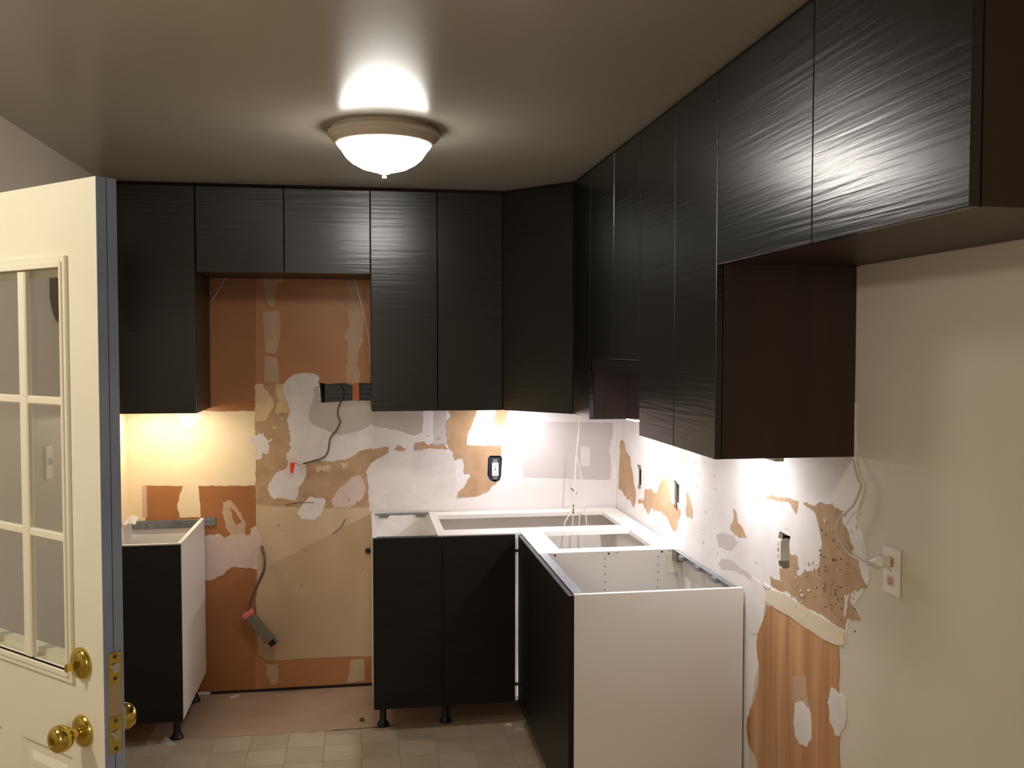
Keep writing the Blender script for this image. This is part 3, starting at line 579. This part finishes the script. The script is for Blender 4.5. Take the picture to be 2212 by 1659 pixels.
b = NB(); box(b, -25.05, -24.8, -24.6, -24.35, ZL + .3, ZB - .7); obj('corner_post', b, 'melamine', t)
for x, y in ((-37.2, -20.6), (-37, -3.5), (-21.5, -38), (-3, -3.5), (-3, -38)): base_leg(t, x, y)
b = NB(); box(b, -20.4, -20.0, -26.4, -25.8, ZB - 1.6, ZB - .78); obj('hinge', b, 'steel', t)

# right-hand end unit
YE = -66.45
t = thing('base_cabinet', 'large open-topped white base cabinet at the near end of the right run', 'cabinet', (-12, -53, 0))
for nm, a in (('side_panel', (-24, -.6, YS - .72, YS - .02, ZL, ZB)), ('side_panel', (-24, -.35, YE, YE + .7, ZL, ZB)),
              ('back_panel', (-.9, -.6, YE + .7, YS - .72, ZL, ZB - .6)), ('bottom_panel', (-24, -.9, YE + .7, YS - .72, ZL, ZL + .7))):
    b = NB(); box(b, *a); obj(nm, b, 'melamine', t)
b = NB(); box(b, -24.0, -23.4, YE + .72, YS - .74, ZB - .9, ZB + .03); box(b, -23.4, -22.6, YE + .72, YS - .74, ZB - .08, ZB + .03); obj('front_rail', b, 'steel', t)
b = NB(); box(b, -1.5, -1.0, YE + .72, YS - .74, ZB - .8, ZB + .03); box(b, -1.9, -1.5, YE + .72, YS - .74, ZB - .05, ZB + .03); obj('back_rail', b, 'steel', t)
for y in (-46, -53, -60):
    b = NB(); box(b, -2.3, -1.5, y - .8, y + .8, ZB - .7, ZB - .1); obj('bracket', b, 'steel', t)
b = NB(); box(b, -1.95, -1.0, -43.3, -41.2, ZB - 1.7, ZB - .25); obj('bracket', b, 'boxmetal', t)
b = NB(); box(b, -24.75, -24.04, YE + .05, YS - .06, ZL, ZB - .15, .05); obj('door', b, 'door2', t)
# peg holes of the inner side
b = NB()
for x in (-13.2, -4.3):
    for k in range(6): cyl(b, (x, -41.0, 33.3 - 1.26 * k), (x, -41.12, 33.3 - 1.26 * k), .1, 8)
for x in (-21.4, -12.57, -3.67): cyl(b, (x, -41.0, 34.1), (x, -41.13, 34.1), .17, 10)
for x, z in ((-22.6, 34.05), (-11.3, 34.15), (-2.4, 34.2), (-22, 33.2)): cyl(b, (x, -41.0, z), (x, -41.12, z), .09, 8)
o = obj('peg_holes', b, 'slot', t); o['kind'] = 'stuff'
for x, y in ((-21.5, -44), (-21.5, -63), (-3, -44), (-3, -63)): base_leg(t, x, y)
b = NB()
prism(b, [(-2.95, 33.9), (-.95, 33.9), (-.95, 30.6), (-2.95, 30.6)], 41.15, 41.25, TB)
box(b, -1.05, -.97, -43.0, -41.2, 30.0, 33.6)
obj('folded_paper', b, 'tapewhite', t, 'folded cream paper stuck in the inner corner')

# ------------------------------------------------------------------ ceiling lamp
cx, cyy = -48.6, -61.2
t = thing('ceiling_light', 'round flush ceiling light glowing white with frosted bowl and finial', 'lamp', (cx, cyy, CZ))
b = NB(); lathe(b, [(0, -.02), (6.9, -.02), (7.0, -.3), (7.3, -.55), (7.4, -.8), (7.25, -1.05), (7.05, -1.15), (6.95, -1.4), (6.6, -1.6), (6.45, -1.95), (6.2, -2.1), (6.0, -2.1), (6.0, -1.7), (0, -1.7)], (cx, cyy, CZ), seg=64)
obj('pan', b, 'fixture', t, smooth=True)
b = NB(); lathe(b, [(0, -1.75), (5.95, -1.76), (6.15, -2.12), (6.0, -2.4), (5.75, -2.6), (5.5, -3.0), (5.0, -3.75), (4.2, -4.45), (3.0, -5.1), (1.8, -5.45), (1.0, -5.6), (.7, -5.8), (.0, -5.82)], (cx, cyy, CZ), seg=64)
obj('glass_bowl', b, 'dome', t, smooth=True)
b = NB(); lathe(b, [(0, -5.82), (.3, -5.84), (.18, -6.0), (.32, -6.2), (.28, -6.45), (0, -6.5)], (cx, cyy, CZ), seg=20)
obj('finial', b, 'fixture', t, smooth=True)

# ------------------------------------------------------------------ under-cabinet light bars
def bar(x0, x1, y0, y1, m_, label, zt=ZU, hy=None, th=.3):
    t = thing('light_bar', label, 'light bar', ((x0 + x1) / 2, (y0 + y1) / 2, zt - .55))
    b = NB(); box(b, x0, x1, hy or y0, y1, zt - th, zt - .01, .03); obj('housing', b, 'alu', t)
    b = NB(); box(b, x0 + .12, x1 - .12, y0 + .12, y1 - .12, zt - th - .15, zt - th); obj('diffuser', b, m_, t)
    return t
bar(-93.5, -81.5, -8.5, -7.3, 'ledw', 'warm light bar under the tall left wall cabinet')
bar(-27.0, -18.0, -8.2, -7.0, 'ledc', 'cool light bar hidden under the corner wall cabinets', th=.12)
bar(-8.0, -6.8, -39.6, -28.5, 'ledh', 'cool light bar under the narrow cabinet with the reddish side')
bar(-8.0, -7.0, -77.0, -67.6, 'ledg', 'cool light bar under the tall cabinet with the dark brown end', hy=-92.6, th=.62)

# ------------------------------------------------------------------ outlets and boxes
def elbox(wall, T, a, m_):
    u0, u1, v0, v1 = a; b = NB()
    for q in ((u0, u0 + .12, v0, v1), (u1 - .12, u1, v0, v1), (u0, u1, v0, v0 + .12), (u0, u1, v1 - .12, v1)):
        prism(b, [(q[0], q[2]), (q[1], q[2]), (q[1], q[3]), (q[0], q[3])], -2.6, -.1, T)
    prism(b, [(u0, v0), (u1, v0), (u1, v1), (u0, v1)], -2.8, -2.6, T)
    return obj('wall_box', b, m_, wall)

def rectp(u, v, w_, h): return [(u - w_ / 2, v - h / 2), (u + w_ / 2, v - h / 2), (u + w_ / 2, v + h / 2), (u - w_ / 2, v + h / 2)]

def decora(T, u, v, label, org, proud=.3, body='plastic_white'):
    t = thing('wall_outlet', label, 'outlet', org)
    b = NB()
    prism(b, rectp(u, v, 1.0, 4.1), .06, .12, T)
    obj('yoke', b, 'boxmetal', t)
    b = NB(); prism(b, rectp(u, v, 1.3, 2.6), -1.2, proud, T); obj('face', b, body, t)
    b = NB()
    for s_ in (-1, 1):
        vv = v + s_ * .78
        prism(b, rectp(u - .2, vv, .07, .28), proud - .02, proud + .01, T); prism(b, rectp(u + .2, vv, .07, .24), proud - .02, proud + .01, T)
        prism(b, rectp(u, vv - .26, .14, .14), proud - .02, proud + .01, T)
    pieces('slot', b, 'slot', t)
    b = NB()
    for s_ in (-.12, .12): prism(b, rectp(u, v + s_, .3, .12), proud - .02, proud + .04, T)
    pieces('button', b, 'plastic_black' if body == 'plastic_white' else body, t)
    return t

elbox(wall_back, TB, (-26.9, -23.8, 40.1, 45.5), 'box_blue')
b = NB(); prism(b, rectp(-25.3, 42.85, 2.5, 4.6), -.5, -.05, TB); obj('wall_box_rim', b, 'box_blue', wall_back)
decora(TB, -25.25, 42.75, 'white receptacle set in a dark torn box opening on the back wall', (-25.25, -.2, 40.6))
elbox(wall_right, TR, (-17.6, -15.8, 41, 44.7), 'slot')
elbox(wall_right, TR, (-39.0, -36.3, 40.6, 45), 'slot')
elbox(wall_right, TR, (-79.9, -76.3, 39.7, 44.4), 'slot')
# bare switch yokes
def switch(u, v, label, m_):
    t = thing('light_switch', label, 'switch', (-.1, u, v - 2))
    b = NB(); prism(b, rectp(u, v + 1.75, .9, .5), .02, .3, TR); prism(b, rectp(u, v - 1.75, .9, .5), .02, .3, TR)
    cyl(b, (-.1, u, v + 2.1), (-.6, u - .1, v + 2.25), .16, 10); cyl(b, (-.1, u, v - 2.0), (-.5, u, v - 2.0), .14, 10)
    pieces('yoke_ear', b, 'boxmetal', t)
    b = NB(); prism(b, rectp(u + .1, v, .55, 2.9), -1.0, .16, TR); obj('body', b, m_, t)
    return t
switch(-16.75, 42.9, 'dark bare switch body in the slot nearest the room corner', 'plastic_black')
switch(-37.5, 42.9, 'grey metal switch body hanging in the second slot from the corner', 'boxmetal')
decora(TR, -77.3, 42.1, 'white receptacle beside a black jagged slot on the plastered right wall', (-.2, -77.3, 40), .42)

# plated outlet
t = thing('wall_outlet', 'white plated duplex outlet on the bare right wall with cord plugged in', 'outlet', (0, -102.35, 43.1))
U, V = -102.35, 45.3
b = NB(); box(b, -.27, -.005, U - 1.5, U + 1.5, V - 2.35, V + 2.35, .1); obj('cover_plate', b, 'plastic_white', t)
for s_ in (-1, 1):
    b = NB(); oct_ = [(U + .66 * math.cos(a * PI / 12) * (1 if abs(math.cos(a * PI / 12)) < 0.9 else .95), V + s_ * .95 + max(-.5, min(.5, .68 * math.sin(a * PI / 12)))) for a in range(24)]
    prism(b, oct_, .26, .31, TR); f_ = obj('receptacle', b, 'slot_tan', t)
    b = NB(); prism(b, rectp(U - .22, V + s_ * .95 + .06, .08, .3), .3, .318, TR); prism(b, rectp(U + .22, V + s_ * .95 + .06, .08, .26), .3, .318, TR)
    prism(b, rectp(U, V + s_ * .95 - .28, .15, .15), .3, .318, TR); pieces('slot', b, 'slot', f_)
b = NB(); cyl(b, (-.26, U, V), (-.31, U, V), .12, 12); obj('screw', b, 'alu', t)
t = thing('power_cord', 'grey lamp cord drooping from the cabinet underside to the plated outlet', 'cord', (-.8, -101, 46))
b = NB(); tube(b, [(-.5, -95.2, 55.5), (-.7, -96.6, 53.6), (-.7, -97.2, 53.0), (-.9, -96.2, 50.9), (-1.1, -94.3, 49.4), (-1.2, -93.4, 48.2), (-1.2, -93.7, 47.0), (-1.2, -96.0, 45.7), (-1.2, -98.3, 45.5), (-1.3, -99.7, 45.4), (-1.3, -100.6, 45.9)], .13, 8); obj('cable', b, 'cord', t, smooth=True)
b = NB(); cyl(b, (-1.3, -100.4, 45.85), (-1.1, -101.7, 46.2), .2, 12, .42); box(b, -1.5, -.33, -102.7, -101.6, 45.75, 46.75, .15); obj('plug', b, 'plastic_white', t)

# old cable with wire nut over the range gap
t = thing('electrical_cable', 'grey cable curling out of the wall cutout to a red wire nut', 'cable', (-60, -.6, 50))
def B9(x, y): # wall coordinates of the upper cable
    return x, y
b = NB(); tube(b, [(-56.4, .8, 60.0), (-55.9, -.3, 59.7), (-55.4, -.7, 58.6), (-55.6, -.7, 57.2), (-56.3, -.8, 55.2), (-56.3, -.9, 53.9), (-55.9, -1, 52.8), (-56.6, -1, 51.2), (-57.8, -1.1, 49.6), (-58.1, -1.1, 47.9), (-58.5, -1.1, 46.5), (-59.6, -1.1, 45.6), (-61.0, -1.1, 45.2), (-63.0, -1.1, 44.7)], .17, 8); obj('sheath', b, 'sheath', t, smooth=True)
b = NB(); tube(b, [(-63, -1.1, 44.7), (-63.8, -1.1, 44.4), (-64.3, -1, 44.8), (-65.0, -1, 44.5)], .05, seg=6); obj('copper_end', b, 'copper', t)
b = NB(); cyl(b, (-65.0, -1, 44.9), (-65.2, -1, 42.9), .45, 12, .25); obj('wire_nut', b, 'red', t)
# low cable and metal junction box
t = thing('junction_box', 'grey metal junction box dangling from a cable low on the orange wall', 'junction box', (-71, -2, 12))
b = NB(); tube(b, [(-71.2, .3, 28.6), (-70.9, -.9, 28.2), (-70.4, -1.6, 26.4), (-70.6, -1.8, 24.2), (-71.9, -1.9, 21.3), (-73.1, -2, 18.4), (-73.5, -2, 16.2)], .27, 8); obj('cable', b, 'sheath', t, smooth=True)
a_ = Vector((-73.6, -2, 16.0)); c_ = Vector((-68.6, -2, 9.6)); d_ = (c_ - a_).normalized(); n_ = Vector((d_.z, 0, -d_.x)); L2 = (c_ - a_).length
TJ = lambda c: a_ + d_ * c.x + n_ * c.z + Vector((0, c.y, 0))
b = NB(); box(b, 0, L2 - 1.3, -.8, .9, -.85, .85, .08, TJ); box(b, L2 - 1.35, L2, .3, .9, -.8, .8, .05, TJ); box(b, L2 - 1.3, L2 - .1, -.7, .3, -.85, -.7, 0, TJ); pieces('metal_box', b, 'boxmetal', t)
b = NB(); box(b, -.35, .5, -.9, 1, -1.05, 1.0, .1, TJ); obj('connector', b, 'pinktape', t)
b = NB(); cyl(b, TJ(Vector((L2 - .8, -.3, .1))), TJ(Vector((L2 + 1.0, -.5, .3))), .22, 10); cyl(b, TJ(Vector((L2 - 1.6, -.3, .9))), TJ(Vector((L2 - 1.9, -.5, 1.5))), .14, 8); pieces('wire_nut', b, 'pinktape', t)
b = NB(); box(b, L2 - 1.3, L2 - .4, -.85, -.3, -.4, .55, 0, TJ); obj('knockout', b, 'slot', t)
b = NB(); cyl(b, (-50.7, -.05, 27.1), (-50.7, -.7, 27.1), .5, 14); cyl(b, (-50.7, -.7, 27.1), (-50.7, -1.2, 27.1), .3, 8)
tag(obj('pipe_stub', b, 'plastic_black'), 'small black capped pipe stub beside the narrow base cabinet', 'pipe')

# pale low-voltage wires hanging in the corner and in the hood gap
t = thing('hanging_wires', 'pale thin wires hanging from the corner cabinet into the base cabinet', 'wires', (-10, -7, 32))
for pts in ([(-9.3, -7, 55.6), (-9.5, -7, 52.3), (-9.9, -7, 48.2), (-10.2, -7, 45), (-10.3, -7, 41.8), (-10.5, -7, 38.9), (-10.6, -7, 36.3), (-10.9, -7, 31.8)],
            [(-10.1, -6.9, 46.0), (-9.1, -6.9, 41.8), (-8.6, -7, 38.5), (-8.5, -7, 36.3), (-8.2, -7, 34.6), (-7.9, -7, 31)],
            [(-10.2, -7, 36.5), (-11.4, -7, 34.5), (-12.4, -7, 32.7), (-12.5, -7, 31)], [(-8.5, -6.9, 36.2), (-9.4, -7, 34), (-9.5, -7, 31)]):
    b = NB(); tube(b, pts, .12, 6, 6); obj('wire', b, 'wire_clear', t)
b = NB(); tube(b, [(-11.2, -7, 39.6), (-10.7, -7, 39.2), (-10.45, -7, 38.8)], .09, seg=6); tube(b, [(-10.1, -7, 38.7), (-9.95, -7, 38.55)], .1, seg=6)
pieces('clip', b, 'plastic_black', t)
b = NB()
for z in (35.9, 35.2, 34.6): cyl(b, (-10.7, -7.1, z), (-10.7, -7.1, z + .45), .16, 8)
pieces('connector', b, 'boxmetal', t)
b = NB(); tube(b, [(-76.8, -3, 80.4), (-78.3, -3, 77.8), (-79.5, -3, 75.9)], .06, seg=6)
tag(obj('hood_wire', b, 'wire_clear'), 'short pale wire at the left under the short cabinet', 'wire')
b = NB(); tube(b, [(-53.1, -3, 80.4), (-51.4, -3, 74.6), (-50.2, -3, 68), (-50.15, -3, 64)], .06, seg=6)
tag(obj('hood_wire', b, 'wire_clear'), 'long pale wire at the right under the short cabinet', 'wire')

# ------------------------------------------------------------------ entrance door
P1 = Vector((-71.87, -110.35, 0)); tv = Vector((-0.7275, 0.6861, 0)); nv = Vector((-0.6861, -0.7275, 0))
def TDr(c): return P1 + tv * c.x - nv * c.y + Vector((0, 0, c.z))      # x along the leaf from the latch, y into the leaf
DW, DT, DH = 28.0, 1.75, 80.5
t = thing('entrance_door', 'cream door standing open with nine panes, brass knob and blue edge', 'door', tuple(TDr(Vector((DW / 2, DT / 2, 0)))))
G0, G1, GZ0, GZ1 = 4.6, DW - 4.6, 41.1, 73.7
for nm, a in (('latch_stile', (0, G0, 0.02, DT, .6, DH)), ('hinge_stile', (G1, DW, .02, DT, .6, DH)), ('top_rail', (G0, G1, .02, DT, GZ1, DH))):
    b = NB(); box(b, a[0], a[1], a[2], a[3], a[4], a[5], 0, TDr); obj(nm, b, 'doorpaint', t)
# lower part with two sunk panels
b = NB(); Z0p, Z1p = 8.0, 33.9
for a in ((G0, G1, .02, DT, .6, Z0p), (G0, G1, .02, DT, Z1p, GZ0), (12.4, 15.6, .02, DT, Z0p, Z1p), (G0, G1, 1.2, DT, Z0p, Z1p)):
    box(b, *a, 0, TDr)
obj('lower_rail', b, 'doorpaint', t)
for a0, a1 in ((G0, 12.4), (15.6, G1)):
    b = NB()
    # sloped border and raised field
    o_ = [(a0, Z0p), (a1, Z0p), (a1, Z1p), (a0, Z1p)]
    def ring(ins, dep): return [b.verts.new(TDr(Vector((u + (ins if u == a0 else -ins), dep, v + (ins if v == Z0p else -ins))))) for u, v in o_]
    R0, R1, R2, R3 = ring(0, .03), ring(.5, .38), ring(1.1, .38), ring(1.7, .1)
    for A_, B_ in ((R0, R1), (R1, R2), (R2, R3)):
        for k in range(4): b.faces.new((A_[k], A_[(k + 1) % 4], B_[(k + 1) % 4], B_[k]))
    b.faces.new(R3)
    R4 = ring(0, 1.2)
    for k in range(4): b.faces.new((R0[k], R4[k], R4[(k + 1) % 4], R0[(k + 1) % 4]))
    b.faces.new(R4[::-1])
    obj('raised_panel', b, 'doorpaint', t)
# blue painted latch edge with groove
b = NB(); box(b, -.06, 0, 0.02, .85, .6, DH, 0, TDr); box(b, -.06, 0, .93, DT, .6, DH, 0, TDr); obj('edge_band', b, 'dooredge', t, 'blue-grey painted latch edge')
b = NB(); box(b, -.02, 0, .85, .93, .6, DH, 0, TDr); obj('edge_groove', b, 'gasket', t)
b = NB(); box(b, -.08, -.055, .36, 1.5, 38.0, 40.9, 0, TDr); obj('bare_edge', b, 'rawedge', t)
for z0, z1, nm in ((40.75, 43.2, 'deadbolt_plate'), (35.1, 38.05, 'latch_plate')):
    b = NB(); box(b, -.14, -.055, .36, 1.5, z0, z1, .03, TDr); o = obj(nm, b, 'brass', t)
    b = NB()
    zc_ = (z0 + z1) / 2
    cyl(b, TDr(Vector((-.13, .93, zc_))), TDr(Vector((-.3, .93, zc_))), .36, 16)
    obj('bolt', b, 'alu', o, smooth=True)
    b = NB()
    for zz in (z0 + .35, z1 - .35): cyl(b, TDr(Vector((-.13, .93, zz))), TDr(Vector((-.17, .93, zz))), .17, 10)
    pieces('screw', b, 'sheath', o)
# glazing frame (raised lip) and muntins, both faces
b = NB()
for y0, y1, ins in ((-.3, .06, .62), (-.46, .06, .3)):
    for a in ((G0 - ins, G0, y0, y1, GZ0 - ins * 1.5, GZ1 + ins * 1.5), (G1, G1 + ins, y0, y1, GZ0 - ins * 1.5, GZ1 + ins * 1.5),
              (G0, G1, y0, y1, GZ1, GZ1 + ins * 1.5), (G0, G1, y0, y1, GZ0 - ins * 1.5, GZ0)):
        box(b, *a, .06, TDr)
obj('glazing_frame', b, 'doorpaint', t)
ncol = 3; pw = (G1 - G0 - 2 * 1.15) / 3; ph = (GZ1 - GZ0 - 2 * .7) / 3
for k in (1, 2):
    u = G0 + k * pw + (k - 1) * 1.15
    b = NB(); box(b, u, u + 1.15, -.2, .34, GZ0, GZ1, .12, TDr); obj('muntin', b, 'doorpaint', t)
    z = GZ0 + k * ph + (k - 1) * .7
    for q in range(3):
        b = NB(); u0 = G0 + q * (pw + 1.15); box(b, u0, u0 + pw, -.15, .34, z, z + .7, .12, TDr); obj('muntin', b, 'doorpaint', t)
for i in range(3):
    for j in range(3):
        u0 = G0 + i * (pw + 1.15); z0 = GZ0 + j * (ph + .7)
        b = NB(); box(b, u0, u0 + pw, .35, .43, z0, z0 + ph, 0, TDr); obj('pane', b, 'glass', t)
b = NB(); box(b, G0, G1, 0.98, DT + .2, GZ0 - .3, GZ0 + .5, 0, TDr); box(b, G0, G1, .98, DT + .2, GZ1 - .5, GZ1 + .3, 0, TDr)
pieces('outer_lattice', b, 'doorpaint', t)
# knob and thumb-turn
def LN(pr, u, z, side, m_, nm, par):
    b = NB(); ax = nv if side > 0 else -nv
    lathe(b, pr, TDr(Vector((u, 0 if side > 0 else DT, z))), ax, 40); return obj(nm, b, m_, par, smooth=True)
rose = [(0, 0), (1.3, 0), (1.32, .12), (1.2, .3), (.95, .42), (.6, .5), (0, .52)]
knobp = [(.42, .4), (.4, 1.0), (.55, 1.15), (.9, 1.35), (1.08, 1.75), (1.1, 2.05), (.98, 2.4), (.7, 2.62), (.45, 2.66), (.42, 2.6), (.2, 2.6), (0, 2.62)]
LN(rose, 2.9, 36.5, 1, 'brass', 'rosette', t)
k_ = LN(knobp, 2.9, 36.5, 1, 'brass', 'knob', t)
b = NB(); box(b, 2.84, 2.96, -2.85, -2.55, 36.25, 36.75, .03, TDr); obj('thumb_button', b, 'brass', k_)
LN(rose, 2.9, 36.5, -1, 'brass', 'rosette', t); LN(knobp, 2.9, 36.5, -1, 'brass', 'knob', t)
LN([(0, 0), (1.3, 0), (1.3, .15), (1.1, .4), (.7, .55), (0, .58)], 2.9, 42.0, 1, 'brass', 'deadbolt_rosette', t)
b = NB(); box(b, 2.74, 3.06, -1.45, -.5, 41.62, 42.3, .1, TDr); obj('thumb_turn', b, 'brass', t)

# ------------------------------------------------------------------ on the left wall, seen through the panes
t = thing('wall_clock', 'dark wall clock with pale dial seen through the top pane of the door', 'clock', (LX, -37, 72))
cpts = [(-42.6, 86), (-43.2, 80), (-43.4, 74.5), (-42.6, 72.8), (-41.0, 71.4), (-38.5, 70.8), (-36, 70.8), (-33.5, 71.4), (-31.9, 72.8), (-31.1, 74.5), (-31.3, 80), (-31.9, 86)]
b = NB(); prism(b, cpts, .02, 1.2, TL); obj('case', b, 'clock', t)
b = NB(); prism(b, [(-39.3 + 2.6 * math.cos(a * PI / 12), 74.3 + 2.6 * math.sin(a * PI / 12)) for a in range(24)], 1.19, 1.26, TL); obj('dial', b, 'dial', t)
b = NB()
for k in range(12):
    a = k * PI / 6; prism(b, rectp(-38.4 + 4.1 * math.cos(a), 75.0 + 3.7 * math.sin(a), .5, .75), 1.19, 1.25, TL)
pieces('numeral', b, 'dial', t)
t = thing('light_switch', 'white toggle switch plate on the left wall seen through the door pane', 'switch', (LX, -45.5, 48))
b = NB(); prism(b, rectp(-45.6, 51.0, 2.9, 4.7), .02, .25, TL); obj('plate', b, 'plastic_white', t)
b = NB(); prism(b, rectp(-45.6, 51.1, .4, .9), .25, .75, TL); obj('toggle', b, 'plastic_white', t)

# ------------------------------------------------------------------ litter on the floor
b = NB(); r = random.Random(2)
vs_ = [b.verts.new(p) for p in ((-86.3, -22.9, .1), (-85.1, -21.6, .9), (-83.9, -22.6, .5), (-82.6, -23.9, .12), (-84.4, -23.9, .14))]
b.faces.new((vs_[0], vs_[1], vs_[4])); b.faces.new((vs_[1], vs_[2], vs_[4])); b.faces.new((vs_[2], vs_[3], vs_[4]))
bmesh.ops.solidify(b, geom=b.faces[:], thickness=.03)
tag(obj('paper_scrap', b, 'paper'), 'crumpled white paper scrap on the floor in front of the left base cabinet', 'paper scrap')
b = NB(); prism(b, [(-77.2, -3.0), (-76.2, -2.2), (-75.4, -1.8), (-75.6, -2.5), (-76.6, -3.4)], .02, .3, TZ)
tag(obj('plaster_chip', b, 'plaster'), 'small white plaster chip on the dusty subfloor by the orange wall', 'chip')
b = NB(); lathe(b, [(0, 0), (.4, 0), (.5, .2), (.3, .5), (0, .6)], (-52, -17.8, .02), seg=10)
tag(obj('floor_knot', b, 'sheath'), 'small brown lump on the subfloor beside the narrow base cabinet', 'debris')
